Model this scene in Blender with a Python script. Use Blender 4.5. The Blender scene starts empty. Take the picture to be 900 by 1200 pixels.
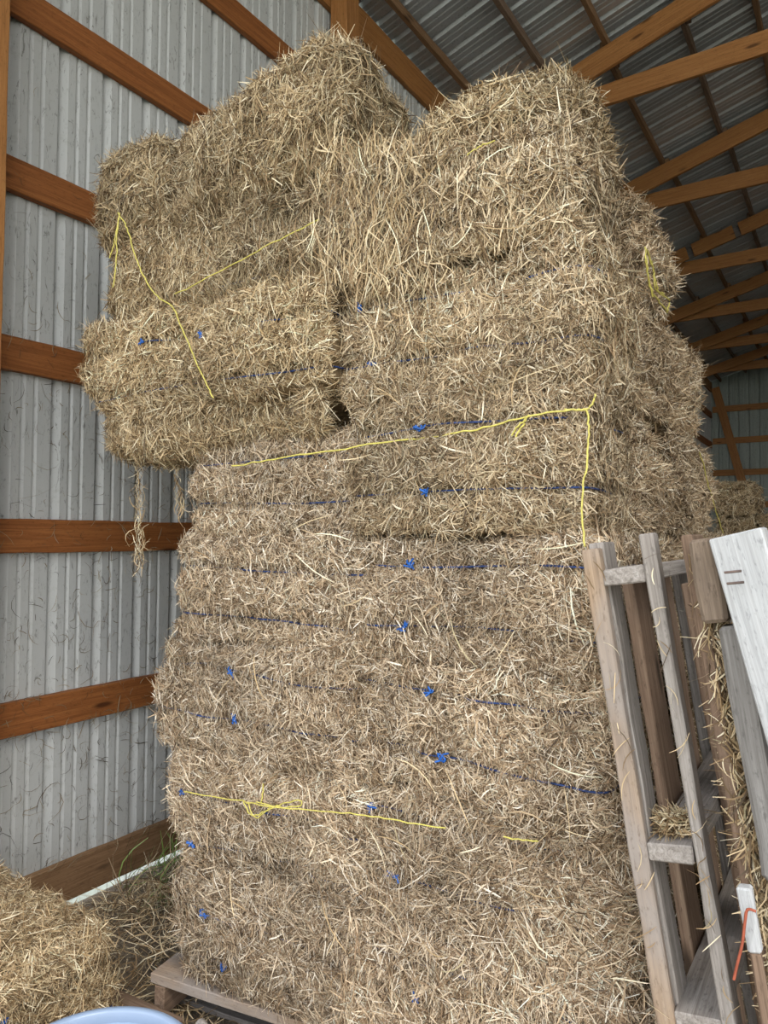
import bpy, bmesh, math, random
import numpy as np
from mathutils import Matrix, Vector

random.seed(4)
S = bpy.context.scene
COL = S.collection

# ------------------------------------------------------------------ camera
H = 1.72                                    # eye height above the ground
F_PX = 833.7
YAW, PIT, ROL = 0.5866, 0.0310, 0.0086
fw = np.array([-math.sin(YAW)*math.cos(PIT), math.cos(YAW)*math.cos(PIT), math.sin(PIT)])
r0 = np.array([math.cos(YAW), math.sin(YAW), 0.0])
u0 = np.cross(r0, fw)
RV = r0*math.cos(ROL)+u0*math.sin(ROL)
UV = -r0*math.sin(ROL)+u0*math.cos(ROL)
EYE = np.array([0, 0, H])

def ray(x, y):
    return fw+RV*(x-450)/F_PX-UV*(y-600)/F_PX
def onX(x, y, X):
    d = ray(x, y); return EYE+d*(X/d[0])
def onY(x, y, Y):
    d = ray(x, y); return EYE+d*(Y/d[1])
def onZ(x, y, Z):
    d = ray(x, y); return EYE+d*((Z-H)/d[2])

cam = bpy.data.cameras.new('camera')
co = bpy.data.objects.new('camera', cam); COL.objects.link(co)
M = Matrix(((RV[0], UV[0], -fw[0], 0), (RV[1], UV[1], -fw[1], 0), (RV[2], UV[2], -fw[2], H), (0, 0, 0, 1)))
co.matrix_world = M
cam.sensor_fit = 'VERTICAL'; cam.sensor_height = 36; cam.sensor_width = 36
cam.lens = F_PX*36/1200
cam.clip_start = .02
S.camera = co

# ------------------------------------------------------------------ materials
def nodes(name):
    m = bpy.data.materials.new(name); m.use_nodes = True
    nt = m.node_tree; b = nt.nodes['Principled BSDF']
    return m, nt, b
def link(nt, a, b): nt.links.new(a, b)
def ramp(nt, fac, stops):
    r = nt.nodes.new('ShaderNodeValToRGB'); link(nt, fac, r.inputs[0])
    el = r.color_ramp.elements
    while len(el) < len(stops): el.new(.5)
    for e, (p, c) in zip(el, stops): e.position = p; e.color = (*c, 1)
    return r.outputs[0]
def coords(nt, kind='Object', scale=(1, 1, 1)):
    t = nt.nodes.new('ShaderNodeTexCoord'); mp = nt.nodes.new('ShaderNodeMapping')
    link(nt, t.outputs[kind], mp.inputs[0]); mp.inputs['Scale'].default_value = scale
    return mp.outputs[0]
def noise(nt, vec, scale, detail=4, rough=.55, dist=0):
    n = nt.nodes.new('ShaderNodeTexNoise'); link(nt, vec, n.inputs['Vector'])
    n.inputs['Scale'].default_value = scale; n.inputs['Detail'].default_value = detail
    n.inputs['Roughness'].default_value = rough; n.inputs['Distortion'].default_value = dist
    return n.outputs[0]
def mix(nt, fac, a, b, mode='MIX'):
    n = nt.nodes.new('ShaderNodeMix'); n.data_type = 'RGBA'; n.blend_type = mode
    for s, v in ((n.inputs[0], fac), (n.inputs[6], a), (n.inputs[7], b)):
        if isinstance(v, (int, float)): s.default_value = v
        elif isinstance(v, tuple): s.default_value = (*v, 1)
        else: link(nt, v, s)
    return n.outputs[2]
def bump(nt, b, h, strength=.3, dist=.01):
    n = nt.nodes.new('ShaderNodeBump'); n.inputs['Strength'].default_value = strength
    n.inputs['Distance'].default_value = dist
    link(nt, h, n.inputs['Height']); link(nt, n.outputs[0], b.inputs['Normal'])

def straw_material():
    m, nt, b = nodes('dry_hay')
    a = nt.nodes.new('ShaderNodeAttribute'); a.attribute_name = 'tone'
    link(nt, a.outputs['Color'], b.inputs['Base Color'])
    b.inputs['Roughness'].default_value = .6
    b.inputs['Specular IOR Level'].default_value = .3
    return m
def plain(name, c, rough=.6, spec=.3, var=.25, scale=30):
    m, nt, b = nodes(name)
    n = noise(nt, coords(nt), scale, 3)
    lo = tuple(x*(1-var) for x in c); hi = tuple(min(1, x*(1+var)) for x in c)
    link(nt, ramp(nt, n, [(.3, lo), (.7, hi)]), b.inputs['Base Color'])
    b.inputs['Roughness'].default_value = rough; b.inputs['Specular IOR Level'].default_value = spec
    return m
def wood(name, dark, mid, light, rough=.7, grain=1.0, stain=None, stainamt=.5):
    """long axis of every board mesh is local X"""
    m, nt, b = nodes(name)
    oi = nt.nodes.new('ShaderNodeObjectInfo')
    t = nt.nodes.new('ShaderNodeTexCoord')
    add = nt.nodes.new('ShaderNodeVectorMath'); add.operation = 'ADD'
    mul = nt.nodes.new('ShaderNodeVectorMath'); mul.operation = 'SCALE'
    comb = nt.nodes.new('ShaderNodeCombineXYZ')
    for i in range(3): link(nt, oi.outputs['Random'], comb.inputs[i])
    link(nt, comb.outputs[0], mul.inputs[0]); mul.inputs['Scale'].default_value = 37.0
    link(nt, t.outputs['Object'], add.inputs[0]); link(nt, mul.outputs[0], add.inputs[1])
    def mp(s):
        q = nt.nodes.new('ShaderNodeMapping'); link(nt, add.outputs[0], q.inputs[0]); q.inputs['Scale'].default_value = s
        return q.outputs[0]
    g = noise(nt, mp((1.1, 34, 34)), 2.2*grain, 6, .65, .8)
    c = ramp(nt, g, [(.25, dark), (.5, mid), (.78, light)])
    fine = noise(nt, mp((3, 160, 160)), 2.0, 3, .6)
    c = mix(nt, .35, c, ramp(nt, fine, [(.35, (.45, .42, .40)), (.6, (1, 1, 1))]), 'MULTIPLY')
    big = noise(nt, mp((1.4, 3, 3)), 1.6, 4)
    if stain:
        c = mix(nt, ramp(nt, big, [(.42, (0, 0, 0)), (.62, (stainamt,)*3)]), c, stain)
    sp = noise(nt, mp((14, 40, 40)), 3.0, 5, .7)
    c = mix(nt, ramp(nt, sp, [(.55, (0, 0, 0)), (.68, (.55, .55, .55))]), c, tuple(x*.55 for x in dark))
    # knots
    v = nt.nodes.new('ShaderNodeTexVoronoi'); link(nt, mp((2.2, 9, 9)), v.inputs['Vector']); v.inputs['Scale'].default_value = 1.0
    k = ramp(nt, v.outputs['Distance'], [(.07, (1, 1, 1)), (.16, (0, 0, 0))])
    c = mix(nt, k, c, tuple(x*.5 for x in dark))
    link(nt, c, b.inputs['Base Color'])
    b.inputs['Roughness'].default_value = rough; b.inputs['Specular IOR Level'].default_value = .25
    bump(nt, b, g, .35, .004)
    return m
def steel(name, base, dirt, rough=.45, streak=(9, 9, 2.5)):
    m, nt, b = nodes(name)
    v = coords(nt)
    n1 = noise(nt, v, 1.3, 5, .6)
    n2 = noise(nt, v, 22, 6, .7)
    n3 = noise(nt, coords(nt, 'Object', streak), 5, 5, .75, 1.5)
    c = mix(nt, ramp(nt, n1, [(.35, (0, 0, 0)), (.75, (.4, .4, .4))]), base, tuple(x*.82 for x in base))
    c = mix(nt, ramp(nt, n2, [(.56, (0, 0, 0)), (.72, (.35, .35, .35))]), c, dirt)
    c = mix(nt, ramp(nt, n3, [(.57, (0, 0, 0)), (.66, (.7, .7, .7))]), c, tuple(x*.4 for x in dirt))
    link(nt, c, b.inputs['Base Color'])
    b.inputs['Roughness'].default_value = rough; b.inputs['Specular IOR Level'].default_value = .4
    return m

HAY = straw_material()
WALL = steel('painted_steel_sheet', (.46, .46, .44), (.24, .22, .18), .45)
BACK = steel('dimmed_green_grey_steel_sheet', (.27, .30, .265), (.15, .15, .13), .5)  # greenish sheet; dimness of the far end is put into its darker colour
ROOF = steel('galvanised_roof_sheet', (.46, .47, .48), (.32, .31, .30), .36, (5, 9, 5))
ROOF.node_tree.nodes['Principled BSDF'].inputs['Metallic'].default_value = .55
LUMBER = wood('stained_lumber', (.19, .075, .020), (.33, .145, .045), (.43, .21, .075), .6)
GIRT = wood('red_brown_lumber', (.15, .048, .013), (.265, .093, .026), (.36, .145, .045), .6, .8)
LUMBERD = wood('dusty_lumber', (.13, .07, .035), (.23, .13, .065), (.33, .20, .11), .75)
GREYW = wood('weathered_grey_wood', (.16, .135, .115), (.30, .265, .235), (.46, .42, .385), .85, 1.2)
TANW = wood('sawn_tan_wood', (.19, .125, .075), (.34, .235, .15), (.47, .36, .26), .8, 1.0, (.27, .24, .22), .8)
BROWNW = wood('old_brown_wood', (.10, .065, .042), (.19, .125, .085), (.30, .215, .15), .85, 1.1)
DARKW = wood('dark_grey_wood', (.085, .075, .07), (.15, .135, .125), (.24, .22, .205), .85, 1.2)
PALEW = wood('pale_silvered_plank', (.30, .30, .30), (.44, .44, .44), (.56, .56, .56), .7, .8)
BLUE = plain('blue_baling_twine', (.018, .042, .14), .5, .4, .5, 40)
BLUEB = plain('bright_blue_twine_end', (.02, .11, .40), .5, .4, .3, 60)
YEL = plain('yellow_poly_twine', (.58, .50, .12), .45, .4, .2, 60)
REDC = plain('orange_red_cord', (.30, .075, .04), .6, .3, .2, 60)
TUB = plain('light_blue_plastic', (.23, .30, .42), .35, .5, .06, 6)
RUST = plain('rusty_nail_steel', (.13, .09, .075), .6, .4, .4, 80)
GALV = plain('galvanised_plate', (.5, .5, .5), .4, .5, .15, 30)

GREYD = wood('mid_grey_wood', (.12, .11, .10), (.21, .195, .18), (.32, .30, .28), .85, 1.2)
TANB = wood('dirty_tan_wood', (.10, .07, .05), (.19, .14, .10), (.30, .23, .17), .85, 1.0, (.13, .10, .08), .7)
def dirt_material():
    m, nt, b = nodes('packed_dirt')
    v = coords(nt)
    n = noise(nt, v, 3, 6, .65); n2 = noise(nt, v, 45, 5, .7)
    c = ramp(nt, n, [(.3, (.075, .058, .042)), (.55, (.15, .118, .085)), (.75, (.23, .19, .14))])
    c = mix(nt, ramp(nt, n2, [(.52, (0, 0, 0)), (.66, (.6, .6, .6))]), c, (.36, .29, .19))
    link(nt, c, b.inputs['Base Color']); b.inputs['Roughness'].default_value = .95
    bump(nt, b, n2, .6, .02)
    return m
def yard_material():
    m, nt, b = nodes('gravel_and_grass_yard')
    v = coords(nt)
    n = noise(nt, v, .5, 6, .65); n2 = noise(nt, v, 30, 5, .7)
    c = ramp(nt, n, [(.35, (.46, .45, .41)), (.52, (.40, .41, .33)), (.68, (.22, .27, .12))])
    c = mix(nt, .5, c, ramp(nt, n2, [(.3, (.5, .5, .5)), (.7, (1.2, 1.2, 1.2))]), 'MULTIPLY')
    link(nt, c, b.inputs['Base Color']); b.inputs['Roughness'].default_value = .95
    return m
DIRT = dirt_material(); YARD = yard_material()

# ------------------------------------------------------------------ object helpers
def newobj(name, me, mats, parent=None):
    o = bpy.data.objects.new(name, me); COL.objects.link(o)
    for m in (mats if isinstance(mats, (list, tuple)) else [mats]): me.materials.append(m)
    if parent: o.parent = parent
    return o
def empty(name, loc):
    o = bpy.data.objects.new(name, None); COL.objects.link(o); o.location = loc
    o.empty_display_size = .1
    return o
def tag(o, label=None, cat=None, group=None, kind=None):
    if label: o['label'] = label
    if cat: o['category'] = cat
    if group: o['group'] = group
    if kind: o['kind'] = kind
    return o

def raw_mesh(name, V, Q, col=None, matidx=None, flat=False):
    me = bpy.data.meshes.new(name)
    n, q = len(V), len(Q)
    me.vertices.add(n); me.vertices.foreach_set('co', np.ascontiguousarray(V, dtype=np.float32).ravel())
    me.loops.add(q*4); me.loops.foreach_set('vertex_index', np.ascontiguousarray(Q, dtype=np.int32).ravel())
    me.polygons.add(q); me.polygons.foreach_set('loop_start', np.arange(0, q*4, 4, dtype=np.int32))
    if matidx is not None: me.polygons.foreach_set('material_index', matidx.astype(np.int32))
    me.update(calc_edges=True)
    if col is not None:
        at = me.color_attributes.new('tone', 'FLOAT_COLOR', 'POINT')
        c = np.ones((n, 4), dtype=np.float32); c[:, :3] = col
        at.data.foreach_set('color', c.ravel())
    me.validate()
    if flat: me.shade_flat()
    return me

def board(name, mat, parent, A, B, wdir, w, t, irregular=.002, rounded=.003, notch=None):
    """plank from A to B (axis points), width w along wdir, thickness t across; local X = length"""
    A = Vector(A); B = Vector(B); ax = (B-A); L = ax.length; ax.normalize()
    wd = Vector(wdir); wd = (wd-ax*wd.dot(ax)).normalized(); td = ax.cross(wd)
    bm = bmesh.new()
    n = max(2, int(L/.12))
    xs = list(np.linspace(-L/2, L/2, n+1))
    if notch:
        for a, b_, d in notch: xs += [a-.012, a+.012, b_-.012, b_+.012]
        xs = sorted(xs)
    rings = []
    rng = random.Random(int(abs(A.x*977+A.y*331+A.z*131+L*71)*100))
    for x in xs:
        j = lambda: rng.uniform(-irregular, irregular)
        lo = -w/2
        if notch:
            for a, b_, d in notch:
                if a < x < b_: lo = -w/2+d
        rings.append([bm.verts.new((x, lo+j(), -t/2+j())), bm.verts.new((x, w/2+j(), -t/2+j())),
                      bm.verts.new((x, w/2+j(), t/2+j())), bm.verts.new((x, lo+j(), t/2+j()))])
    for a, b_ in zip(rings, rings[1:]):
        for i in range(4): bm.faces.new((a[i], a[(i+1) % 4], b_[(i+1) % 4], b_[i]))
    bm.faces.new(rings[0][::-1]); bm.faces.new(rings[-1])
    bmesh.ops.recalc_face_normals(bm, faces=bm.faces)
    if rounded:
        e = [e for e in bm.edges if e.is_boundary is False and e.calc_face_angle(0) > .8]
        bmesh.ops.bevel(bm, geom=e, offset=rounded, segments=1, affect='EDGES')
    me = bpy.data.meshes.new(name); bm.to_mesh(me); bm.free()
    o = newobj(name, me, mat)
    R = Matrix((ax, wd, td)).transposed().to_4x4()
    c = (A+B)/2
    if parent:
        o.parent = parent; c = c-parent.location
    o.matrix_local = Matrix.Translation(c) @ R
    return o

def tube_arrays(P, rad, n=6, closed=False):
    P = np.asarray(P, float); k = len(P)
    if closed: T = np.roll(P, -1, 0)-np.roll(P, 1, 0)
    else: T = np.gradient(P, axis=0)
    T /= np.linalg.norm(T, axis=1)[:, None]+1e-9
    ref = np.array([.13, .31, .94]); ref2 = np.array([.9, .3, .1])
    a = np.cross(T, ref); bad = np.linalg.norm(a, axis=1) < .2
    a[bad] = np.cross(T[bad], ref2); a /= np.linalg.norm(a, axis=1)[:, None]
    b = np.cross(T, a)
    r = np.broadcast_to(np.asarray(rad, float), (k,))
    th = np.arange(n)*2*np.pi/n
    V = (P[:, None, :]+r[:, None, None]*(np.cos(th)[None, :, None]*a[:, None, :]+np.sin(th)[None, :, None]*b[:, None, :])).reshape(-1, 3)
    Q = []
    for i in range(k if closed else k-1):
        i2 = (i+1) % k
        for j in range(n): Q.append((i*n+j, i*n+(j+1) % n, i2*n+(j+1) % n, i2*n+j))
    return V, np.array(Q)
def merge(parts):
    V, Q, o = [], [], 0
    for v, q in parts: V.append(v); Q.append(q+o); o += len(v)
    return np.concatenate(V), np.concatenate(Q)
def smooth_path(pts, n=8):
    """Catmull-Rom through the points"""
    P = [np.asarray(p, float) for p in pts]
    P = [2*P[0]-P[1]]+P+[2*P[-1]-P[-2]]
    out = []
    for i in range(1, len(P)-2):
        for s in np.linspace(0, 1, n, endpoint=False):
            p0, p1, p2, p3 = P[i-1:i+3]
            out.append(.5*((2*p1)+(-p0+p2)*s+(2*p0-5*p1+4*p2-p3)*s*s+(-p0+3*p1-3*p2+p3)*s**3))
    out.append(P[-2]); return np.array(out)

# ------------------------------------------------------------------ hay
def snoise(P, freq, seed, octs=2):
    rng = np.random.default_rng(seed); out = np.zeros(len(P)); amp = 1.0
    for o in range(octs):
        for _ in range(5):
            k = rng.normal(size=3); k *= freq*(2**o)*rng.uniform(.6, 1.4)/np.linalg.norm(k)
            out += amp*np.sin(P@k+rng.uniform(0, 6.28))*.45
        amp *= .5
    return out

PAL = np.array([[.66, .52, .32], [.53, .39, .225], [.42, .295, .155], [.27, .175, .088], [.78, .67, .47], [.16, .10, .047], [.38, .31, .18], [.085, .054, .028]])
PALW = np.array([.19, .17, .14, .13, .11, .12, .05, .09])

def straws(C, N, D, L, W, rng, curl=.25, lift=.3, seg=3, tone=1.0):
    """ribbons: centres C, surface normals N, directions D, lengths L, widths W"""
    n = len(C)
    side = np.cross(D, N); side /= np.linalg.norm(side, axis=1)[:, None]+1e-9
    roll = rng.normal(0, .7, n)[:, None]
    up = np.cross(side, D)
    wv = side*np.cos(roll)+up*np.sin(roll)
    bend = (rng.normal(0, curl, n)*L)[:, None]; bend2 = (rng.normal(0, curl, n)*L)[:, None]
    s = np.linspace(-1, 1, seg+1)
    V = np.empty((n, seg+1, 2, 3))
    for i, q in enumerate(s):
        mid = C+D*(L*.5*q)[:, None]+side*bend*(q*q-.3)+N*bend2*.45*(q*q-.3)*-1
        ww = wv*(W*.5*(1.0 if abs(q) < .99 else .45))[:, None]
        V[:, i, 0] = mid-ww; V[:, i, 1] = mid+ww
    base = (np.arange(n)*(seg+1)*2)[:, None, None]
    i = np.arange(seg)[None, :, None]*2
    Q = (base+i+np.array([0, 1, 3, 2])[None, None, :]).reshape(-1, 4)
    c = PAL[rng.choice(len(PAL), n, p=PALW)]*rng.uniform(.82, 1.15, n)[:, None]*tone
    c = np.clip(c, 0, .85); c = np.repeat(c, (seg+1)*2, axis=0)
    return V.reshape(-1, 3), Q, c

class BaleShape:
    """rounded box with flake lumps and twine creases; world space"""
    def __init__(s, x0, x1, y0, y1, z0, z1, seed, r=.075, lump=.016, strings=(), droop=0, shear=0.0):
        s.lo = np.array([x0, y0, z0]); s.hi = np.array([x1, y1, z1]); s.seed = seed
        s.r = min(r, .45*min(s.hi-s.lo)); s.lump = lump; s.strings = strings; s.shear = shear
    def map(s, P):
        q = np.clip(P, s.lo+s.r, s.hi-s.r)
        n = P-q; n /= np.linalg.norm(n, axis=1)[:, None]+1e-9
        pos = q+n*s.r
        d = s.lump*snoise(pos, 9, s.seed, 2)+s.lump*.55*snoise(pos, 30, s.seed+1, 1)
        for zs in s.strings:
            d -= .032*np.exp(-((pos[:, 2]-zs)/.020)**2)
        h = (pos[:, 2]-s.lo[2])/(s.hi[2]-s.lo[2])
        d += .012*np.sin(np.clip(h, 0, 1)*np.pi)
        pos = pos+n*d[:, None]
        if s.shear: pos[:, 2] += s.shear*(pos[:, 0]-.5*(s.lo[0]+s.hi[0]))
        return pos, n
    def core(s):
        bm = bmesh.new(); bmesh.ops.create_cube(bm, size=1)
        bmesh.ops.subdivide_edges(bm, edges=bm.edges[:], cuts=15, use_grid_fill=True)
        P = np.array([v.co[:] for v in bm.verts]); Q = np.array([[v.index for v in f.verts] for f in bm.faces])
        bm.free()
        P = s.lo+(P+.5)*(s.hi-s.lo)
        pos, n = s.map(P)
        return pos-n*.006, Q
    def sample(s, face, n, rng):
        ax, sg = {'front': (1, 0), 'back': (1, 1), 'left': (0, 0), 'right': (0, 1), 'bottom': (2, 0), 'top': (2, 1)}[face]
        P = s.lo+rng.uniform(0, 1, (n, 3))*(s.hi-s.lo)
        P[:, ax] = (s.hi if sg else s.lo)[ax]
        return s.map(P)
    def area(s, face):
        d = s.hi-s.lo
        return {'front': d[0]*d[2], 'back': d[0]*d[2], 'left': d[1]*d[2], 'right': d[1]*d[2], 'top': d[0]*d[1], 'bottom': d[0]*d[1]}[face]

def hay_on(shape, dens, seed, style):
    """style: dict len, lift, shag, vert (bias to hanging), width"""
    rng = np.random.default_rng(seed)
    parts = []
    for face, k in dens.items():
        n = int(shape.area(face)*k)
        if n < 1: continue
        pos, nn = shape.sample(face, n, rng)
        z = np.array([0, 0, 1.0]); t1 = np.cross(nn, z); bad = np.linalg.norm(t1, axis=1) < .3
        t1[bad] = np.cross(nn[bad], np.array([0, 1.0, 0])); t1 /= np.linalg.norm(t1, axis=1)[:, None]
        t2 = np.cross(nn, t1)
        th = 2.6*snoise(pos, 16, seed+5, 1)+rng.normal(0, .95, n)
        v = style.get('vert', 0)
        hang = rng.uniform(0, 1, n) < v
        th[hang] = np.pi/2+rng.normal(0, .35, hang.sum())
        lift = rng.normal(0, style.get('lift', .28), n)
        stick = rng.uniform(0, 1, n) < style.get('shag', .06)
        lift[stick] += rng.choice([-1, 1], stick.sum())*rng.uniform(.35, .9, stick.sum())
        D = (t1*np.cos(th)[:, None]+t2*np.sin(th)[:, None])*np.cos(lift)[:, None]+nn*np.sin(lift)[:, None]
        L = np.clip(rng.lognormal(math.log(style.get('len', .05)), .45, n), .015, .20)
        L[stick] = np.minimum(L[stick], .065)
        W = np.clip(rng.lognormal(math.log(style.get('wid', .0026)*.86), .42, n), .0010, .0065)
        clump = .5+.5*np.tanh(1.5*snoise(pos, 45, seed+9, 1))
        off = rng.uniform(-.008, .006, n)+.026*clump*rng.uniform(.1, 1, n)**1.5+np.abs(np.sin(lift))*L*.25*stick
        C = pos+nn*off[:, None]
        parts.append(straws(C, nn, D, L, W, rng, style.get('curl', .08), tone=(style.get('tone', 1.0)*(1+.13*snoise(pos, 7, seed+31, 2)))[:, None]*np.array(style.get('tint', (1.0, 1.0, 1.0)))))
    V, Q, c, o = [], [], [], 0
    for v, q, cc in parts: V.append(v); Q.append(q+o); c.append(cc); o += len(v)
    return np.concatenate(V), np.concatenate(Q), np.concatenate(c)

def twine_ring(shape, z, rng, off=.019):
    """loop of twine round the bale at height z, hugging its surface"""
    lo, hi = shape.lo, shape.hi; out = []
    per = [((lo[0], lo[1]), (hi[0], lo[1])), ((hi[0], lo[1]), (hi[0], hi[1])), ((hi[0], hi[1]), (lo[0], hi[1])), ((lo[0], hi[1]), (lo[0], lo[1]))]
    for (a, b) in per:
        n = max(6, int(math.hypot(b[0]-a[0], b[1]-a[1])/.025))
        for s in np.linspace(0, 1, n, endpoint=False): out.append((a[0]+(b[0]-a[0])*s, a[1]+(b[1]-a[1])*s, z))
    P, n = shape.map(np.array(out))
    wob = np.clip(off-.003+.009*snoise(P, 19, shape.seed+int(z*1000), 2), -.01, .02)
    P = P+n*wob[:, None]
    P[:, 2] += .006*snoise(P, 9, shape.seed+3+int(z*1000), 1)
    return P
def crumple(c, rng, size=.022, n=3, rad=.0028):
    parts = []
    for _ in range(n):
        p = [np.zeros(3)]
        for k in range(3):
            p.append(p[-1]+rng.normal(0, 1, 3)*size*np.array([.8, .35, .6]))
        p = np.array(p); p -= p.mean(0)
        parts.append(tube_arrays(smooth_path(p+c, 5), rad, 5))
    return merge(parts)

STACK = 'bales of the tall hay stack'
STY = dict(len=.036, lift=.22, shag=.06, wid=.0021)
def bale(label, x0, x1, y0, y1, z0, z1, seed, dens, strings=None, knots=(), style=None, r=.075, lump=.016, group=STACK, shear=0.0, nostring=False):
    if strings is None: strings = (z0+(z1-z0)*.28, z0+(z1-z0)*.72)
    sh = BaleShape(x0, x1, y0, y1, z0, z1, seed, r, lump, strings, shear=shear)
    e = empty('hay_bale', ((x0+x1)/2, (y0+y1)/2, z0)); tag(e, label, 'hay bale', group)
    base = np.array(e.location)
    cV, cQ = sh.core()
    st = dict(STY); st.update(style or {})
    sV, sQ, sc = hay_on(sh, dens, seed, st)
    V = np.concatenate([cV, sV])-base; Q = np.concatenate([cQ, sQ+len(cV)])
    col = np.concatenate([np.tile(np.array([.15, .10, .05]), (len(cV), 1)), sc])  # core coloured darker than the straws to deepen shade in the gaps
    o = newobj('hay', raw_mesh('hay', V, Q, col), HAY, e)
    rng = np.random.default_rng(seed+77)
    if nostring: return e
    for i, z in enumerate(strings):
        P = twine_ring(sh, z, rng)
        tv, tq = tube_arrays(P-base, .0029, 5, True)
        t = newobj('twine', raw_mesh('twine', tv, tq), BLUE, e)
        tag(t, 'blue baling twine')
        for (ki, kx) in knots:
            if ki != i: continue
            p, n = sh.map(np.array([[kx, y0, z]]))
            c = p[0]+n[0]*.036
            kv, kq = crumple(c-base, rng, .015)
            k = newobj('knot', raw_mesh('knot', kv, kq), BLUEB, t); tag(k, 'bright blue knot and loose twine ends')
    return e

# ------------------------------------------------------------------ setting
W = 3.009
XS = -(W+.04)                                # sheet plane
Y0, Y1 = -.9, 19.5
EAVE = 3.98+H-.02
SL = .28
def roofz(x): return H+3.90+.045+SL*(x+3.0) if x <= 4.0 else H+3.945+SL*7.0-SL*(x-4.0)

ROOFRIB = ((0, 0), (.006, .045), (.012, .045), (.050, 0), (.092, 0), (.094, .010), (.096, .010), (.108, 0), (.150, 0), (.152, .010), (.154, .010), (.166, 0))
WALLRIB = ((0, 0), (.010, .030), (.022, .030), (.052, 0), (.088, 0), (.094, .007), (.101, .007), (.110, 0), (.145, 0), (.151, .007), (.158, .007), (.167, 0))
def sheet_profile(y0, y1, phase, rib=WALLRIB):
    """panel section: (along, depth outward) with a major rib every 9 in and two small ones"""
    out = []; p = .2286
    k = math.floor((y0-phase)/p)
    while phase+k*p < y1:
        b = phase+k*p
        for a, d in rib:
            if y0 <= b+a <= y1: out.append((b+a, d))
        k += 1
    if not out or out[0][0] > y0: out.insert(0, (y0, 0))
    out.append((y1, 0))
    return out
def sheet(name, prof, fn, mat, n=1):
    """prof = [(a, d)], fn(a, d, t) -> point for t in 0..1"""
    V = []; Q = []
    for a, d in prof:
        for i in range(n+1): V.append(fn(a, d, i/n))
    m = n+1
    for i in range(len(prof)-1):
        for j in range(n): Q.append((i*m+j, (i+1)*m+j, (i+1)*m+j+1, i*m+j+1))
    o = newobj(name, raw_mesh(name, np.array(V), np.array(Q), flat=True), mat)
    return tag(o, kind='structure')
sheet('wall_left', sheet_profile(Y0, Y1, 1.841), lambda a, d, t: (XS-d, a, .035+t*(roofz(XS)-.005-.035)), WALL)
sheet('ceiling', sheet_profile(Y0-.3, Y1+.2, 1.841+.05, ROOFRIB), lambda a, d, t: ((XS-.25)+t*(4.0-XS+.25), a, roofz((XS-.25)+t*(4.0-XS+.25))+d), ROOF)
sheet('ceiling', sheet_profile(Y0-.3, Y1+.2, 1.841+.05, ROOFRIB), lambda a, d, t: (4+t*7.3, a, roofz(4+t*7.3)+d), ROOF)
sheet('wall_back', sheet_profile(XS, 11.0, -2.9), lambda a, d, t: (a, Y1+d, .0+t*(roofz(a))), BACK)
sheet('wall_right', sheet_profile(1.2, Y1, 1.3), lambda a, d, t: (11.0+d, a, 0+t*roofz(11.0)), WALL)

def quad(name, x0, x1, y0, y1, z, mat, n=1):
    V = []; Q = []
    for i in range(n+1):
        for j in range(n+1): V.append((x0+(x1-x0)*i/n, y0+(y1-y0)*j/n, z))
    for i in range(n):
        for j in range(n): Q.append((i*(n+1)+j, (i+1)*(n+1)+j, (i+1)*(n+1)+j+1, i*(n+1)+j+1))
    return tag(newobj(name, raw_mesh(name, np.array(V), np.array(Q)), mat), kind='structure')
quad('floor', -3.03, 11.0, -1.2, Y1, 0.0, DIRT)
yard = quad('ground', -60, 60, -60, 60, -.035, YARD)

# ---- girts, posts, trusses, purlins
gz = {-1: -.807, 0: -.022, 1: .764, 2: 1.539, 3: 2.311, 4: 3.061}
glab = {-1: 'orange-brown wall girt nearest the ground, dusted with hay, just above the skirt board',
        0: 'orange-brown wall girt at eye height, wisp of hay hanging across it',
        1: 'orange-brown wall girt ending behind the overhanging bales',
        2: 'orange-brown wall girt meeting the left end of the top bales',
        3: 'orange-brown wall girt crossing the upper left corner above the bales',
        4: 'short visible stretch of highest wall girt, just left of the square post'}
for k, z in gz.items():
    o = board('wall_girt', GIRT, None, (-W-.02, -.8, z+H), (-W-.02, Y1-.05, z+H), (0, 0, 1), .148, .038)
    tag(o, glab[k], 'wall girt', 'horizontal girts of the left wall')
o = board('skirt_board', LUMBERD, None, (-W-.02, -.8, .125), (-W-.02, Y1-.05, .125), (0, 0, 1), .175, .04)
tag(o, 'wide dusty brown skirt board along the foot of the metal wall', 'skirt board')
o = board('eave_beam', LUMBER, None, (-W-.02, -.8, 3.77+H), (-W-.02, Y1-.05, 3.77+H), (0, 0, 1), .235, .04)
tag(o, 'long eave beam running back along the top of the metal wall', 'beam')
o = board('post', LUMBER, None, (-2.928, 1.44, -.2), (-2.928, 1.44, roofz(-2.93)-.02), (0, 1, 0), .142, .142)
tag(o, 'square wooden post cut by the left edge of the photo', 'post', 'wall posts')
o = board('post', LUMBER, None, (-2.928, 3.86, -.2), (-2.928, 3.86, roofz(-2.93)-.02), (0, 1, 0), .142, .142)
tag(o, 'square wooden post rising behind the highest bale at the eave', 'post', 'wall posts')

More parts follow.
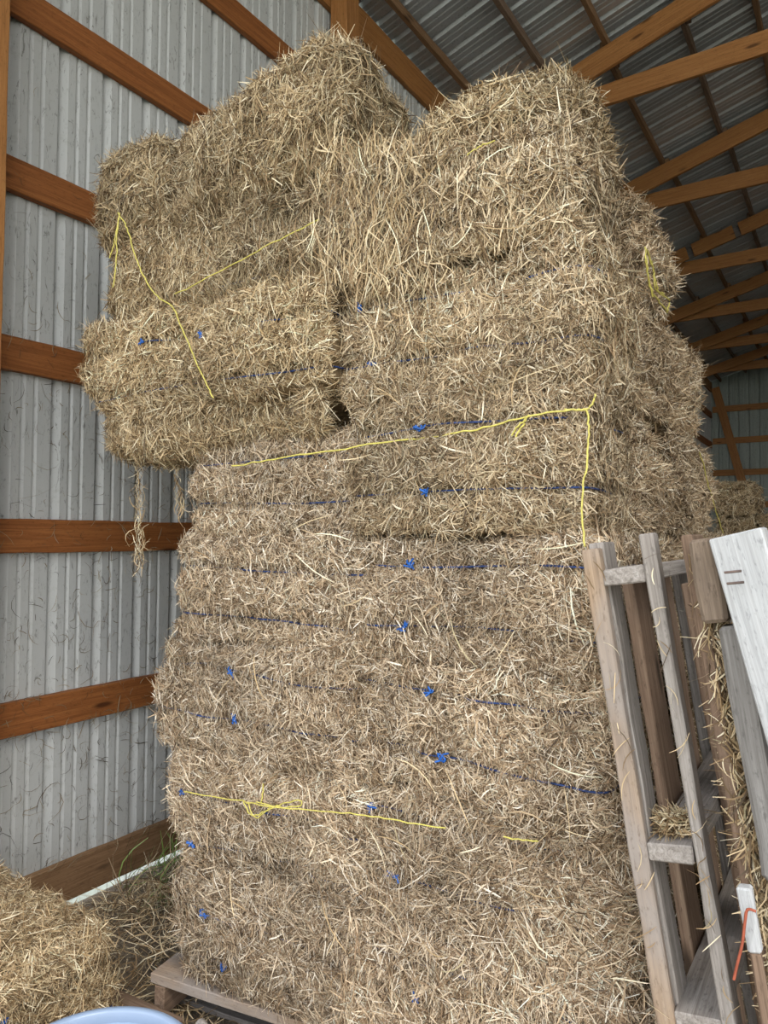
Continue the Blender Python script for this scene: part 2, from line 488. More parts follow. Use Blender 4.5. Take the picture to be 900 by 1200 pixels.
PX = [-2.84, -2.27, -1.77, -1.17, -.65, -.08, .48, 1.04, 1.6, 2.2]
plab = ['purlin closest to the eave beam, above the two hay peaks', 'second purlin from the eave, ending above the right hay peak',
        'third purlin from the eave, passing just right of the hay peak', 'fourth purlin from the eave, crossing the upper right roof',
        'fifth purlin from the eave, near the upper right photo corner']
for i, x in enumerate(PX):
    zc = roofz(x)-.024-.028
    n0 = [Y0-.2, 3.9, 6.2, 8.5, 10.9, 13.2, 15.5, 17.8, Y1]
    vs = []
    for j in range(8):
        s = .022*(1 if j % 2 else -1)
        a, b = n0[j]-.16, min(n0[j+1]+.16, Y1)
        vs.append((x+s, a, b))
    e = empty('roof_purlin', (x, 0, zc))
    for (xx, a, b) in vs:
        board('purlin_length', BROWNW if i % 2 else LUMBERD, e, (xx, a, zc), (xx, b, zc), (0, 0, 1), .07, .042)
    lab = plab[i] if i < 5 else 'thin roof purlin high up toward the ridge'
    tag(e, 'thin dark brown '+lab if i < 5 else lab, 'purlin', 'roof purlins')

tl = {6.174: 'nearest roof truss, its two timbers starting at the right hay peak', 8.458: 'second roof truss back, level with the tapering hay edge',
      10.853: 'third roof truss back, its sloping chord notched with dark gaps', 13.2: 'fourth roof truss back, above the twine loop',
      15.5: 'fifth roof truss back, deep in the dark of the barn', 17.8: 'farthest roof truss, close to the end wall'}
for yb, lab in tl.items():
    e = empty('roof_truss', (4.0, yb, 3.87+H)); tag(e, lab, 'roof truss', 'timber roof trusses')
    board('bottom_chord', LUMBER, e, (-3.0, yb, 3.87+H), (10.9, yb, 3.87+H), (0, 0, 1), .185, .04)
    yt = yb-.17
    def tc(x): return (x, yt, roofz(x)-.024-.07-.115)
    if abs(yb-10.853) < .01:
        cuts = [-3.0, -1.93, -1.33, -.70, .0, .8, 2.0, 3.2, 4.0]
        for a, b in zip(cuts, cuts[1:]):
            board('top_chord', LUMBER, e, tc(a+.035), tc(b-.035), (0, 0, 1), .19, .04)
        board('backing_rafter', DARKW, e, (-3.0, yt+.05, tc(-3)[2]), (4.0, yt+.05, tc(4)[2]), (0, 0, 1), .15, .04)
    else:
        board('top_chord', LUMBER, e, tc(-3.0), tc(4.0), (0, 0, 1), .20, .04)
    board('far_top_chord', LUMBER, e, tc(4.0), tc(10.9), (0, 0, 1), .20, .04)
    board('web', LUMBER, e, (.6, yb-.085, 3.87+H), (2.0, yb-.085, roofz(2.0)-.2), (0, 1, 0), .04, .12)
    board('king_post', LUMBER, e, (4.0, yb-.085, 3.87+H), (4.0, yb-.085, roofz(4.0)-.2), (0, 1, 0), .04, .12)

for z, lab in ((4.25, 'highest girt on the far end wall, under the roof'), (3.2, 'girt on the far end wall crossed by the top of the diagonal brace'),
               (2.4, 'girt on the far end wall at the middle of the brace'), (1.6, 'girt on the far end wall at the foot of the brace'),
               (.8, 'lowest girt on the far end wall, beside the distant bales')):
    o = board('end_wall_girt', LUMBER, None, (-3.0, Y1-.045, z+H), (10.9, Y1-.045, z+H), (0, 0, 1), .15, .04)
    tag(o, 'brown '+lab, 'wall girt', 'girts of the far end wall')
o = board('brace', LUMBER, None, (-2.93, Y1-.088, 3.75+H), (-2.05, Y1-.088, .2+H), (0, 1, 0), .04, .19)
tag(o, 'long diagonal brown brace across the far end wall', 'brace')

# ------------------------------------------------------------------ the stack
FD = 56000        # straws per square metre of front
SD = 40000
YF = 1.70
Rz = [-1.53, -1.09, -.72, -.365, 0.0, .385, .74, 1.08]
Rx1 = [-.405, -.445, -.485, -.525, -.54, -.55, -.558]
Lx0 = [-1.95, -2.01, -2.06, -2.00, -2.04]
SEAM = [-1.24, -1.19, -1.22, -1.20, -1.245, -1.30, -1.34]
ordn = ['bottom', 'second', 'third', 'fourth', 'fifth', 'sixth', 'seventh']
def wx(px, py, yf): return onY(px, py, yf)[0]
Rstr = {0: ((490, 1125), (560, 1195)), 1: ((560, 977), (560, 1053)), 2: ((560, 818), (560, 897)), 3: ((560, 664), (560, 741)), 4: ((560, 497), (560, 576)), 5: ((560, 335), (560, 410))}
Rk = {0: [(1, 490)], 1: [(1, 465), (0, 437)], 2: [(1, 517), (0, 505)], 3: [(0, 480), (1, 476)], 4: [(0, 497), (1, 505)], 5: [(0, 425), (1, 440)]}
Ry = [0.0, .01, -.01, .015, -.005, .01, -.03]
for i in range(7):
    yf = YF+Ry[i]
    strs = kn = None; nostr = False
    if i in Rstr:
        strs = [onY(*p, yf)[2] for p in Rstr[i]]; kn = [(a, wx(px, Rstr[i][a][1], yf)) for a, px in Rk[i]]
    nostr = i == 6
    extra = {0: ', resting on the old pallet', 4: ', tied round by yellow twine', 6: ', pale loose hay draped beside it'}.get(i, ', two blue strings')
    st = {}
    if i == 6: st = dict(len=.06, vert=.22, shag=.07, wid=.0026)
    elif i == 5: st = dict(len=.046, vert=.15, shag=.06)
    elif i == 0: st = dict(len=.065, vert=.2, shag=.06, wid=.0023)
    elif i == 1: st = dict(len=.055, shag=.06, wid=.0022)
    st['tint'] = (.97, .985, 1.12) if i < 4 else (.99, 1.0, 1.06)
    bale('hay bale, front right column, %s row from the ground%s' % (ordn[i], extra),
         SEAM[i]-.008, Rx1[i], yf, yf+.44, Rz[i]+H-.004, Rz[i+1]+H+.004, 100+i,
         dict(front=FD, right=SD, left=5000, top=6000, bottom=2000, back=7000 if i > 4 else 1500), strs if strs else None, kn or (), st, group=STACK, nostring=nostr,
         r=.045 if i < 6 else .07)
# top, slumped bale of the right peak
bale('slumped rounded hay bale forming the right-hand peak of the stack', -1.04, -.585, YF-.005, YF+.42, 1.01+H, 1.215+H, 120,
     dict(front=FD, right=FD, left=FD, top=26000, bottom=500, back=12000), None, (), dict(len=.06, shag=.10, wid=.0026, curl=.14), r=.10, lump=.02, nostring=True, shear=.04)
# left column, below the overhang
Lz = [-1.53, -1.10, -.73, -.375, -.005, .335]
Lstr = {0: ((260, 1130), (260, 1070)), 1: ((240, 985), (240, 930)), 2: ((330, 856), (330, 797)), 3: ((320, 728), (320, 668)), 4: ((330, 590), (330, 539))}
Lk = {0: [(0, 262), (1, 249)], 1: [(0, 237), (1, 222)], 2: [(0, 271), (1, 272)], 3: [], 4: []}
Ly = [.02, .0, -.015, .01, .03]
for i in range(5):
    yf = YF+Ly[i]
    strs = [onY(*p, yf)[2] for p in Lstr[i]]; kn = [(a, wx(px, Lstr[i][a][1], yf)) for a, px in Lk[i]]
    x0 = Lx0[i] if i < 4 else -1.96
    extra = {0: 'lowest, on the grey pallet board', 1: 'second from the ground, yellow bow tied across it', 2: 'third from the ground, two small blue knots',
             3: 'fourth from the ground, two dark strings without knots', 4: 'fifth from the ground, set back under the overhanging bales'}[i]
    bale('hay bale, front left column, '+extra, x0, SEAM[i]+.006, yf, yf+.44, Lz[i]+H-.004, Lz[i+1]+H+.004, 200+i,
         dict(front=FD, left=SD, right=3000, top=9000, bottom=3000, back=500), strs, kn, dict(len=(.06, .052, .046, .036, .036)[i], tint=(.96, .98, 1.12)), r=.045)
# overhanging bales
yo = YF-.055
bale('sagging hay bale underneath the overhang, its ragged end hanging free toward the wall', -2.42, -1.33, yo+.03, yo+.47, .29+H, .47+H, 230,
     dict(front=FD, left=FD, bottom=22000, top=2000), (.38+H,), (), dict(len=.058, shag=.10, vert=.25, wid=.0024), r=.085, lump=.022, nostring=True)
bale('overhanging hay bale on the left with loose yellow twine end dangling over it', -2.46, SEAM[5]+.012, yo, yo+.45, .45+H, .79+H, 231,
     dict(front=FD, left=FD, top=20000, bottom=8000), [onY(300, 440, yo)[2], onY(240, 393, yo)[2]], [(1, wx(240, 393, yo)), (1, wx(181, 404, yo))], dict(len=.045, shag=.08, wid=.0023), r=.06, lump=.02)
bale('shaggy hay bale on the left crossed by a thin slanting yellow twine', -2.40, -1.345, yo+.05, yo+.49, .79+H, 1.12+H, 232,
     dict(front=FD, left=FD, top=9000, bottom=14000), [onY(300, 325, yo+.05)[2], onY(300, 255, yo)[2]], [], dict(len=.062, shag=.08, vert=.3, wid=.0025, tone=.92), r=.07, lump=.022)
bale('small end bale at top left of the stack, closest to the metal wall', -2.47, -2.07, yo+.0, yo+.45, 1.08+H, 1.475+H, 233,
     dict(front=FD, left=FD, top=16000, right=12000, bottom=12000), None, [], dict(len=.062, shag=.08, vert=.25, wid=.0025, tone=.88), r=.13, lump=.02, nostring=True, shear=.10)
bale('highest hay bale of the stack, a loose mound in front of the square post', -2.06, -1.32, yo+.05, yo+.50, 1.11+H, 1.50+H, 234,
     dict(front=FD, left=14000, top=16000, right=FD, bottom=2000), None, [], dict(len=.066, shag=.08, vert=.35, wid=.0025, curl=.15, tone=.9), r=.10, lump=.028, nostring=True, shear=.10)
# behind the left column: second rank (only its two upper bales show at the peak)
for i, (z0, z1) in enumerate(((-1.53, -1.1), (-1.1, -.73), (-.73, -.375), (-.375, -.005), (-.005, .39), (.39, .79), (.79, 1.12), (1.12, 1.50))):
    vis = i >= 6
    bale('hay bale right behind the highest mound of the stack' if i == 7 else 'hay bale behind the front left column, %s row up' % ordn[i],
         -1.95, SEAM[0]-.07 if vis else SEAM[0]-.03, 2.20, 2.66, z0+H+.003, z1+H-.003, 260+i,
         dict(right=SD, top=9000, left=4000) if vis else dict(left=2500), None, (), dict(len=.06), r=.07, nostring=True)
# right side of the stack, ranks going back
side_y = [(2.15, 2.62), (2.63, 3.08), (3.09, 3.50), (3.51, 3.92)]
tops = [7, 6, 5, 4]
rk = ['second', 'third', 'fourth', 'last']
rng0 = random.Random(9)
for j, ((a, b), n) in enumerate(zip(side_y, tops)):
    for i in range(n):
        dx = rng0.uniform(-.02, .02)
        top = i == n-1
        z1 = Rz[i+1]-(.055 if top and j == 0 else 0)
        bale('hay bale on the right side of the stack, %s rank back, %s row up' % (rk[j], ordn[i]),
             -1.22, Rx1[i]+dx, a+.004, b-.004, Rz[i]+H+.004, z1+H-.004, 300+20*j+i,
             dict(right=SD if i >= 2 else 9000, top=16000 if top else 2500, back=5000 if i >= n-2 else 300, front=14000 if j == 0 else 2500), None, (),
             dict(len=.042, lift=.45, shag=.14, wid=.0023, tint=(1.0, 1.0, 1.08)), r=.08 if top else .06, lump=.02, nostring=True)

# ------------------------------------------------------------------ wooden pallet under the stack
def floor_pallet(label, cx, cy, ca, dd, width):
    nn = np.array([-dd[1], dd[0]])
    e = empty('wooden_pallet', (cx, cy, 0)); tag(e, label, 'pallet', 'low pallets under the hay stack')
    for k in range(4):
        a = ca+nn*(.07+(width-.14)/3*k); b = a+dd*1.62
        board('deck_board', TANW if k == 0 else GREYW, e, (a[0], a[1], .165), (b[0], b[1], .165), (*nn, 0), .14, .034)
    for k in range(3):
        a = ca+dd*(.04+.77*k); b = a+nn*width
        board('stringer', BROWNW, e, (a[0], a[1], .095), (b[0], b[1], .095), (0, 0, 1), .10, .045)
    for k in range(2):
        a = ca+nn*(.16+.7*k); b = a+dd*1.62
        board('bottom_board', DARKW, e, (a[0], a[1], .031), (b[0], b[1], .031), (*nn, 0), .10, .022)
floor_pallet('low grey-brown wooden pallet under the front of the hay stack', -1.4, 1.9, np.array([-2.07, 1.665]), np.array([.985, .17]), 1.0)
floor_pallet('low wooden pallet hidden under the rear of the hay stack', -1.2, 3.3, np.array([-2.05, 2.98]), np.array([1.0, 0.0]), .96)
a = onZ(105, 1172, .06); b = onZ(200, 1215, .06)
o = board('timber_offcut', BROWNW, None, (a[0], a[1], .045), (b[0], b[1], .045), (.5, .85, 0), .12, .085)
tag(o, 'short brown timber offcut on the dirt between tub and pallet', 'timber')

# ------------------------------------------------------------------ bale on the floor and blue tub
pc = onZ(128, 1090, .37)
bale('single hay bale lying on the floor against the wall, behind the blue tub', pc[0]-.95, pc[0]+.0, pc[1]-.42, pc[1]+.02, .003, .37, 400,
     dict(front=FD, top=FD, right=FD, left=2000), [.13, .27], [(1, onY(78, 1176, pc[1]-.42)[0])], dict(len=.058, shag=.09), r=.07, lump=.02, group='bales on the floor')
def lathe(prof, n=56, c=(0, 0, 0)):
    V = []; Q = []; k = len(prof)
    for j in range(n):
        t = 2*math.pi*j/n
        for r, z in prof: V.append((c[0]+r*math.cos(t), c[1]+r*math.sin(t), c[2]+z))
    for j in range(n):
        j2 = (j+1) % n
        for i in range(k-1): Q.append((j*k+i, j2*k+i, j2*k+i+1, j*k+i+1))
    return np.array(V), np.array(Q)
far = onZ(105, 1184, .45)
hd = far[:2]/np.linalg.norm(far[:2]); tc0 = far[:2]-hd*.245
e = empty('plastic_tub', (tc0[0], tc0[1], 0)); tag(e, 'light blue round plastic tub, only its rim showing at the bottom left', 'tub')
v, q = lathe([(.0, .003), (.185, .003), (.195, .012), (.232, .41), (.236, .418), (.228, .418), (.224, .41), (.188, .02), (.0, .016)])
o = newobj('tub_body', raw_mesh('tub_body', v, q), TUB, e)
v, q = lathe([(.230, .412), (.249, .414), (.252, .420), (.252, .444), (.246, .450), (.234, .450), (.229, .444), (.229, .412)])
o2 = newobj('rim', raw_mesh('rim', v, q), TUB, e)
for oo in (o, o2):
    for p in oo.data.polygons: p.use_smooth = True
for sgn in (1, -1):
    ang = math.atan2(hd[1], hd[0])+sgn*math.pi/2
    c = np.array([math.cos(ang), math.sin(ang), 0]); s_ = np.array([-math.sin(ang), math.cos(ang), 0])
    P = smooth_path([c*.240+s_*-.07+[0, 0, .42], c*.262+s_*-.06+[0, 0, .47], c*.268+[0, 0, .49], c*.262+s_*.06+[0, 0, .47], c*.240+s_*.07+[0, 0, .42]], 6)
    v, q = tube_arrays(P, .009, 8); newobj('rope_handle', raw_mesh('rope_handle', v, q), GREYW, e)

# ------------------------------------------------------------------ leaning pallets at the right
def leaning(yp, top_px, bot_px):
    """up-axis direction and start in plane Y=yp from two pixels on one board edge"""
    A = onY(*top_px, yp); B = onY(*bot_px, yp)
    return A, (A-B)/np.linalg.norm(A-B)
YP = 1.46
At, up = leaning(YP, (681, 645), (769, 1200))
up = up/np.linalg.norm(up); acr = np.array([up[2], 0, -up[0]])      # across the pallet, to the right
dep = np.array([0, 1.0, 0])
Ltot = (At[2]-.02)/up[2]
mpx = 1/ (F_PX/1.56)
e1 = empty('wooden_pallet', tuple(At-up*Ltot)); tag(e1, 'weathered pallet with tan front edge, leaning against the right corner of the hay stack', 'pallet', 'leaning pallets')
def pt(a, d, s): return tuple(At+acr*a+dep*d-up*s)          # s = distance down from the top
T = .036
o = board('deck_board', TANW, e1, pt(T/2, .012, 0), pt(T/2, .012, Ltot), dep, .024, T); o['label'] = 'tan front board'
board('deck_board', GREYW, e1, pt(T/2+.006, .066, -.012), pt(T/2+.006, .066, Ltot), dep, .082, T-.004)
for mat, d0 in ((BROWNW, .30), (BROWNW, .56), (GREYW, .82)):
    board('deck_board', mat, e1, pt(T/2, d0, .07), pt(T/2, d0, Ltot), dep, .13, .024)
S_W = .084
for s, mat in ((.062, GREYW), (.60, GREYW), (.905, GREYW), (1.5, GREYW)):
    board('stringer', mat, e1, pt(T+S_W/2, -.0, s), pt(T+S_W/2, .95, s), acr, S_W, .034)
for k, (mat, d0) in enumerate(((GREYW, .02), (BROWNW, .36), (BROWNW, .70), (DARKW, .9))):
    board('deck_board', mat, e1, pt(T+S_W+.014, d0, -.015 if k == 0 else .1), pt(T+S_W+.014, d0, Ltot-.05), dep, .045 if k == 0 else .11, .025, .003)
# second pallet
YQ = 1.40
Bt, up2 = leaning(YQ, (796, 628), (893, 1180))
acr2 = np.array([up2[2], 0, -up2[0]])
L2 = (Bt[2]-.02)/up2[2]
e2 = empty('wooden_pallet', tuple(Bt-up2*L2)); tag(e2, 'brown pallet with a notched stringer leaning at the right edge of the photo', 'pallet', 'leaning pallets')
def pt2(a, d, s): return tuple(Bt+acr2*a+dep*d-up2*s)
board('deck_board', BROWNW, e2, pt2(.012, .05, 0), pt2(.012, .05, L2), dep, .10, .022)
board('deck_board', DARKW, e2, pt2(.012, .40, .05), pt2(.012, .40, L2), dep, .13, .022)
board('deck_board', DARKW, e2, pt2(.012, .75, .05), pt2(.012, .75, L2), dep, .13, .022)
o = board('end_block', TANB, e2, pt2(.042, -.0, .012), pt2(.042, -.0, .160), acr2, .046, .09, .004, .006); o['label'] = 'stubby brown end block'
board('notched_stringer', GREYD, e2, pt2(.064, -.012, .168), pt2(.064, -.012, L2-.1), acr2, .044, .06, .0035, .006, notch=[(.26, .29, .012), (.44, .50, .016), (.62, .645, .02), (-.30, -.15, .02)])
for s in (.4, .8, 1.25):
    board('cross_slat', DARKW, e2, pt2(.06, .09, s), pt2(.06, .85, s), acr2, .07, .035)
# pale plank
YK = 1.33
Kt, up3 = leaning(YK, (832, 632), (900, 872))
acr3 = np.array([up3[2], 0, -up3[0]])
wid = .088; L3 = (Kt[2]-.03)/up3[2]
fdir = np.array([.97, .05, .20])
ek = empty('plank', tuple(Kt-up3*L3)); tag(ek, 'pale silvery-white wide plank leaning against the brown pallet at the right edge', 'plank')
board('plank_board', PALEW, ek, tuple(Kt+acr3*wid/2), tuple(Kt+acr3*wid/2-up3*L3), acr3+np.array([0, -.25, 0]), wid, .03, .001, .003)
for px, py in ((849, 671), (852, 684)):
    P = onY(px, py, YK-.028)
    v, q = tube_arrays(np.array([P-np.array(ek.location), P+np.array([.026, -.008, .004])-np.array(ek.location)]), .0022, 6)
    newobj('nail', raw_mesh('nail', v, q), RUST, ek)
o = board('plank', TANW, None, tuple(onY(906, 624, 1.36)), tuple(onY(906, 624, 1.36)-up3*1.5), acr3, .085, .04)
tag(o, 'brown board end just right of the pale plank, cut by the photo edge', 'plank')
# stake with white end
sa = onY(872, 1038, 1.30); sb = onY(905, 1230, 1.30)
sd = (sb-sa)/np.linalg.norm(sb-sa)
es = empty('stake', tuple(sa+sd*1.05)); tag(es, 'slim brown wooden stake with white painted top, low beside the notched pallet', 'stake')
board('stake_body', BROWNW, es, tuple(sa+sd*.1), tuple(sa+sd*1.05), (1, 0, 0), .018, .02)
o = board('painted_end', PALEW, es, tuple(sa), tuple(sa+sd*.1), (1, 0, 0), .020, .022); o['label'] = 'white painted end'
P = smooth_path([onY(x, y, 1.275) for x, y in ((886, 1068), (876, 1066), (873, 1080), (870, 1105), (864, 1130), (860, 1148))], 6)
v, q = tube_arrays(P, .0023, 6); o = newobj('cord', raw_mesh('cord', v, q), REDC); tag(o, 'thin orange-red cord hanging from the stake at lower right', 'cord')

# ------------------------------------------------------------------ yellow twine on the stack
def twine(label, paths, rad=.0026):
    rng = np.random.default_rng(len(label)); parts = []
    for p in paths:
        P = smooth_path(p, 7); P = P+rng.normal(0, .0012, P.shape)
        parts.append(tube_arrays(P, rad*.78, 6))
    v, q = merge(parts)
    o = newobj('yellow_twine', raw_mesh('yellow_twine', v, q), YEL); tag(o, label, 'twine', 'yellow twine on the stack')
yt = YF-.046
f = lambda pts, y=yt: [onY(a, b, y) for a, b in pts]
twine('yellow twine across the middle of the stack, turning down at the right corner',
      [f([(272, 547), (330, 536), (400, 527), (430, 521), (500, 513), (560, 503), (610, 490), (662, 481), (688, 480)]),
       f([(688, 480), (690, 500), (688, 540), (682, 590), (685, 640)]), f([(620, 487), (608, 498), (600, 510)]), f([(618, 488), (612, 500), (604, 512)]), f([(662, 481), (690, 478), (698, 462)])], .0032)
twine('yellow twine low on the stack with a loose bow at its left', [f([(216, 927), (240, 932), (285, 939), (320, 946), (400, 952), (460, 961), (522, 971)]),
      f([(590, 981), (630, 986)]), f([(285, 938), (295, 955), (312, 950), (330, 942), (350, 938), (352, 944), (330, 946), (300, 940)]), f([(290, 940), (300, 958), (318, 945)]), f([(306, 940), (309, 918)])])
yu = yo-.03
twine('loose yellow twine end dangling down the overhanging bale', [f([(138, 250), (148, 265), (156, 292), (166, 318), (182, 345), (202, 360), (212, 382), (228, 420), (240, 445), (250, 466)], yu)], .0032)
twine('short yellow twine tails at the far left end of the stack', [f([(140, 250), (137, 275), (136, 310), (133, 336)], yu), f([(140, 252), (134, 285), (128, 302)], yu)], .003)
twine('thin slanting yellow twine on the shaggy upper left bale', [f([(205, 345), (250, 322), (310, 290), (374, 257)], yo-.005)], .0026)
twine('short bit of yellow twine in the right hay peak', [f([(548, 181), (562, 172), (580, 165)], YF-.06)], .0024)
XR = -.545
g_ = lambda pts, x=XR: [onX(a, b, x) for a, b in pts]
twine('bunched yellow twine loop on the right side of the stack', [g_([(756, 290), (757, 310), (762, 335), (770, 350), (782, 366)], -.50), g_([(758, 292), (766, 320), (772, 342), (784, 352), (782, 364)], -.50), g_([(757, 300), (760, 325), (764, 348)], -.50), g_([(759, 296), (765, 312), (768, 338), (778, 345)], -.50)], .003)
twine('straight yellow twine hanging off the back right of the stack', [g_([(820, 530), (828, 560), (838, 595), (847, 625)], -.50)], .003)

# ------------------------------------------------------------------ loose hay
def loose(name, label, cat, C, N, D, L, Wd, seed, kind='stuff', curl=.2, tone=1.0, mats=HAY):
    rng = np.random.default_rng(seed)
    v, q, c = straws(C, N, D, L, Wd, rng, curl, seg=4, tone=tone)
    o = newobj(name, raw_mesh(name, v, q, c), mats); tag(o, label, cat, kind=kind); return o
rng = np.random.default_rng(31)
# litter on the floor, thicker in the corner between wall and stack
n = 13000
X = rng.uniform(-2.92, -.2, n); Y = rng.uniform(.9, 3.2, n)
keep = rng.uniform(0, 1, n) < np.where((X < -1.9), 1.0, .35)
X, Y = X[keep], Y[keep]; n = len(X)
mound = .26*np.exp(-((X+2.25)/.30)**2-((Y-2.35)/.40)**2)+.10*np.exp(-((X+2.6)/.3)**2-((Y-1.9)/.5)**2)+.055*np.exp(-((X+2.92)/.10)**2)*(.55+.45*np.sin(Y*9))
Z = .006+mound*rng.uniform(.1, 1, n)+rng.uniform(0, .02, n)
ph = rng.uniform(0, 6.28, n); lf = rng.normal(0, .22, n)+(mound > .04)*rng.normal(0, .4, n)
D = np.stack([np.cos(ph)*np.cos(lf), np.sin(ph)*np.cos(lf), np.sin(lf)], 1)
loose('hay_litter', 'loose hay scattered on the dirt between the wall and the stack', 'loose hay', np.stack([X, Y, Z], 1), np.tile([0, 0, 1.0], (n, 1)), D,
      rng.lognormal(math.log(.11), .4, n), rng.uniform(.002, .0045, n), 5)
# long stalks leaning in the gap by the wall
n = 420
X = rng.uniform(-2.75, -2.05, n); Y = rng.uniform(2.0, 2.75, n)
ph = rng.uniform(0, 6.28, n); lf = rng.uniform(.3, 1.2, n)
D = np.stack([np.cos(ph)*np.cos(lf), np.sin(ph)*np.cos(lf), np.sin(lf)], 1)
L = rng.uniform(.18, .42, n)
loose('hay_stalks', 'tangle of long dry stalks at the foot of the stack by the wall gap', 'loose hay', np.stack([X, Y, L*.5*np.sin(lf)+.01], 1), np.cross(D, np.array([.3, .9, .1])), D, L, rng.uniform(.0025, .005, n), 6, curl=.2, tone=.85)
# green grass coming through the gap
GRASS, nt, b = nodes('green_grass')
a = nt.nodes.new('ShaderNodeAttribute'); a.attribute_name = 'tone'
link(nt, mix(nt, .85, a.outputs['Color'], (.16, .30, .05)), b.inputs['Base Color']); b.inputs['Roughness'].default_value = .5
n = 230
X = rng.uniform(-2.98, -2.30, n); Y = rng.uniform(2.15, 2.95, n)
ph = rng.uniform(-1.2, 1.2, n); lf = rng.uniform(.35, 1.3, n)
D = np.stack([np.cos(ph)*np.cos(lf), np.sin(ph)*np.cos(lf), np.sin(lf)], 1); L = rng.uniform(.12, .34, n)
loose('grass', 'green grass blades growing in through the gap under the skirt board', 'grass', np.stack([X, Y, L*.5*np.sin(lf)], 1), np.cross(D, np.array([.3, .9, .1])), D, L, rng.uniform(.003, .006, n), 8, mats=GRASS)
# grass outside the wall, seen through the gap
n = 1500
X = rng.uniform(-3.9, -3.1, n); Y = rng.uniform(1.0, 4.5, n); ph = rng.uniform(0, 6.28, n); lf = rng.uniform(.8, 1.5, n); L = rng.uniform(.03, .10, n)
D = np.stack([np.cos(ph)*np.cos(lf), np.sin(ph)*np.cos(lf), np.sin(lf)], 1)
loose('grass', 'bright grass outside, glimpsed through the gap under the wall', 'grass', np.stack([X, Y, L*.5*np.sin(lf)-.035], 1), np.cross(D, np.array([.3, .9, .1])), D, L, rng.uniform(.003, .005, n), 9, mats=GRASS)
# scraps clinging to wall and girts
n = 1200
Y = rng.uniform(1.55, 3.2, n); Z = rng.beta(1.2, 2.2, n)*3.6+.2
for gzv in (gz[-1]+H+.075, gz[0]+H-.08, .22, gz[-1]+H-.08):
    k = rng.choice(n, 55, replace=False); Z[k] = gzv+rng.normal(0, .012, 55)
onb = np.zeros(n, bool)
for gzv in list(gz.values()): onb |= np.abs(Z-gzv-H) < .085
onb |= Z < .22
X = np.where(onb, -W+.004, XS+.004)
ph = rng.uniform(0, 6.28, n)
D = np.stack([rng.normal(0, .08, n), np.cos(ph), np.sin(ph)], 1); D /= np.linalg.norm(D, axis=1)[:, None]
loose('hay_scraps', 'stray hay scraps clinging to the metal wall and its girts', 'loose hay', np.stack([X, Y, Z], 1), np.tile([1.0, 0, 0], (n, 1)), D,
      rng.lognormal(math.log(.05), .5, n), rng.uniform(.0015, .003, n), 12, curl=.3, tone=.42)
# hanging wisp
def wisp(label, px0, px1, Yp, n, spread, seed):
    r = np.random.default_rng(seed); t = r.uniform(-.12, 1, n)
    a = onY(*px0, Yp); b = onY(*px1, Yp)
    C = a+(b-a)*t[:, None]+r.normal(0, 1, (n, 3))*spread*(.5+.8*np.exp(-((t-.75)/.12)**2))[:, None]
    D = np.stack([r.normal(0, .35, n), r.normal(0, .35, n), -np.ones(n)], 1); D /= np.linalg.norm(D, axis=1)[:, None]
    o = loose('hay_wisp', label, 'loose hay', C, np.tile([.6, -.8, 0], (n, 1)), D, r.uniform(.03, .10, n), r.uniform(.002, .0035, n), seed, kind=None, curl=.3)
    o['group'] = 'hay wisps under the overhang'
wisp('long wisp of hay hanging from the overhang in front of the wall', (162, 540), (163, 672), 1.78, 120, .012, 41)
wisp('thin wisp of hay hanging beside the recessed bale', (204, 540), (214, 605), 1.78, 40, .008, 42)
# draped pale hay over the seam at the right peak
r = np.random.default_rng(55); n = 1100
px = r.normal(432, 36, n); py = r.uniform(165, 340, n)
C = np.array([onY(a, b, YF-.045-.03*q) for a, b, q in zip(px, py, r.uniform(0, 1, n))])
D = np.stack([r.normal(0, .55, n), r.normal(0, .25, n), -np.ones(n)], 1); D /= np.linalg.norm(D, axis=1)[:, None]
loose('draped_hay', 'pale loose hay hanging down over the seam between the two upper columns', 'loose hay', C, np.tile([.0, -1.0, 0], (n, 1)), D, r.lognormal(math.log(.085), .4, n), r.uniform(.0018, .0032, n), 56, curl=.15, tone=1.05)
# long single stalks lying on the front
r = np.random.default_rng(57); n = 130
px = r.uniform(230, 700, n); py = r.uniform(120, 1180, n)
C = np.array([onY(a, b, YF-.045) for a, b in zip(px, py)]); ph = r.uniform(0, 6.28, n)
D = np.stack([np.cos(ph), r.normal(0, .1, n), np.sin(ph)], 1); D /= np.linalg.norm(D, axis=1)[:, None]
loose('hay_stalks', 'long single pale stalks lying across the front of the stack', 'loose hay', C, np.tile([0, -1.0, 0], (n, 1)), D, r.uniform(.07, .17, n), r.uniform(.0018, .0032, n), 58, curl=.10, tone=1.1)
# hay caught in the pallets
r = np.random.default_rng(61); n = 6500
s = np.where(r.uniform(0, 1, n) < .45, r.uniform(.12, 1.0, n), r.uniform(.5, 1.75, n))
deep = r.uniform(0, 1, n) < .6
aa = np.where(deep, r.uniform(.03, .10, n)+.09*np.clip(s-.4, 0, 1)*r.uniform(0, 1, n), r.uniform(.018, .040, n))
dd_ = np.where(deep, r.uniform(.10, .42, n), r.uniform(-.01, .05, n))
C = np.array([np.array(pt2(q, b, a)) for q, a, b in zip(aa, s, dd_)])
D = np.stack([r.normal(0, .6, n), r.normal(0, .5, n), -np.ones(n)], 1); D /= np.linalg.norm(D, axis=1)[:, None]
loose('pallet_hay', 'hay caught between the boards of the notched pallet', 'loose hay', C, np.tile([0, -1.0, 0], (n, 1)), D, r.uniform(.03, .11, n), r.uniform(.002, .0035, n), 62, curl=.2, tone=.85)
n = 420
q = r.normal(0, 1, (n, 2))
C = np.array([np.array(pt(T+S_W*.5+.018*a, .04+.03*abs(b), .578)) for a, b in q])+np.stack([np.zeros(n), np.zeros(n), r.uniform(0, .035, n)], 1)
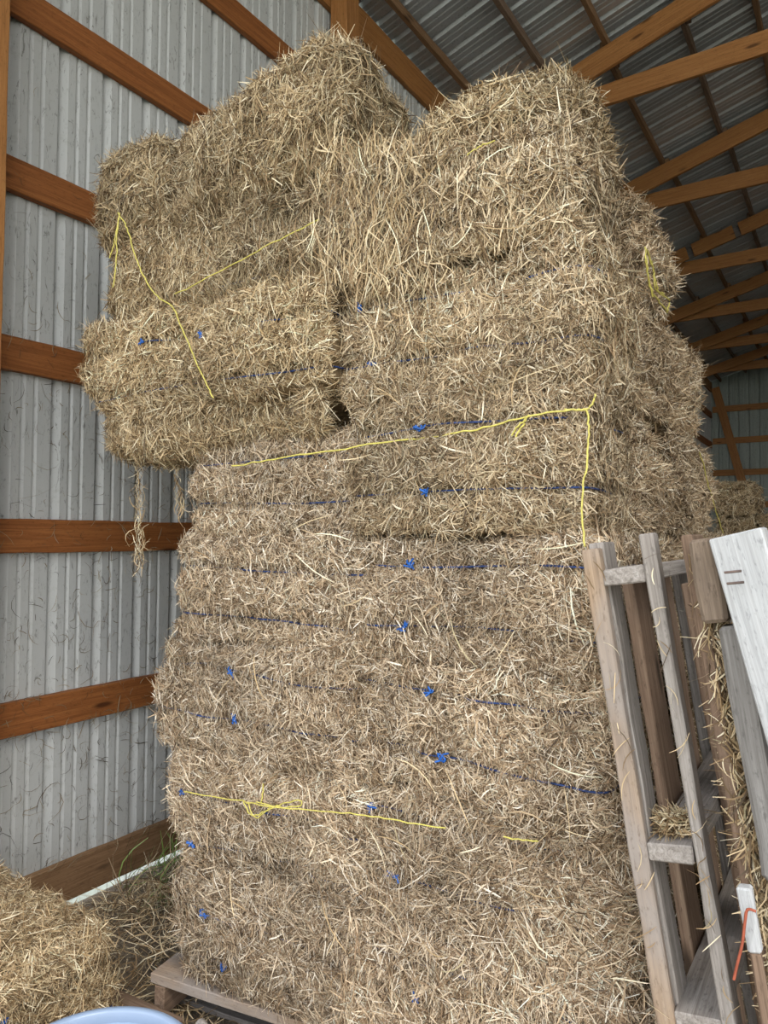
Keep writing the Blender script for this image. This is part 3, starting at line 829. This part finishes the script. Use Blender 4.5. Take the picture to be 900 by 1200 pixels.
ph = r.uniform(0, 6.28, n); D = np.stack([np.cos(ph), np.sin(ph), r.normal(0, .4, n)], 1); D /= np.linalg.norm(D, axis=1)[:, None]
loose('pallet_hay', 'small heap of hay on the middle stringer of the tan-edged pallet', 'loose hay', C, np.tile([0, 0, 1.0], (n, 1)), D, r.uniform(.03, .08, n), r.uniform(.002, .0035, n), 63)

n = 90
s = r.uniform(.0, 1.15, n); k = r.integers(0, 3, n)
C = np.array([np.array((pt(T*q, -.006, a), pt(T+S_W+.014+.012*(q-.5), -.008, a), pt2(.012+.01*(q-.5), -.006, a))[kk]) for a, kk, q in zip(s, k, r.uniform(0, 1, n))])
D = np.stack([r.normal(0, .7, n), r.normal(0, .2, n), -np.ones(n)], 1); D /= np.linalg.norm(D, axis=1)[:, None]
loose('pallet_hay', 'single straws stuck to the front edges of the leaning pallets', 'loose hay', C, np.tile([0, -1.0, 0], (n, 1)), D, r.uniform(.02, .065, n), r.uniform(.0012, .0024, n), 65, curl=.12)

# ------------------------------------------------------------------ distant bales
yb = 9.5
k = 0
for row in range(6):
    z0 = .003+.395*row
    for c, xl in enumerate((-1.445, -.965)):
        if row == 5 and c == 1: continue
        lab = 'lone hay bale on top of the dim stack deep in the barn' if row == 5 else 'hay bale in the dim distant stack, %s row, %s' % (ordn[row], 'left of its pair' if c == 0 else 'right of its pair')
        bale(lab, xl+.004, xl+.45, yb, yb+.8, z0, z0+.388, 500+k, dict(front=7000, top=5000, left=2000, right=1500), None, (), dict(len=.08, wid=.006, shag=.1), group='distant hay bales', r=.08, nostring=True)
        k += 1

# ------------------------------------------------------------------ light
w = bpy.data.worlds.new('overcast_sky'); S.world = w; w.use_nodes = True
nt = w.node_tree; bg = nt.nodes['Background']
tc_ = nt.nodes.new('ShaderNodeTexCoord'); sx = nt.nodes.new('ShaderNodeSeparateXYZ'); link(nt, tc_.outputs['Generated'], sx.inputs[0])
c = ramp(nt, sx.outputs[2], [(.0, (1.0, .99, .97)), (.3, (.93, .96, 1.0)), (1.0, (.74, .85, 1.0))])
link(nt, c, bg.inputs[0]); bg.inputs[1].default_value = 3.0
sun = bpy.data.lights.new('sun', 'SUN'); sun.energy = 3.0; sun.angle = .35; sun.color = (1, .95, .86)
so = bpy.data.objects.new('sun', sun); COL.objects.link(so)
so.rotation_euler = (math.radians(38), 0, math.radians(60))
S.view_settings.view_transform = 'Standard'; S.view_settings.look = 'None'; S.view_settings.gamma = 1
S.view_settings.use_curve_mapping = False
S.view_settings.exposure = 0.28
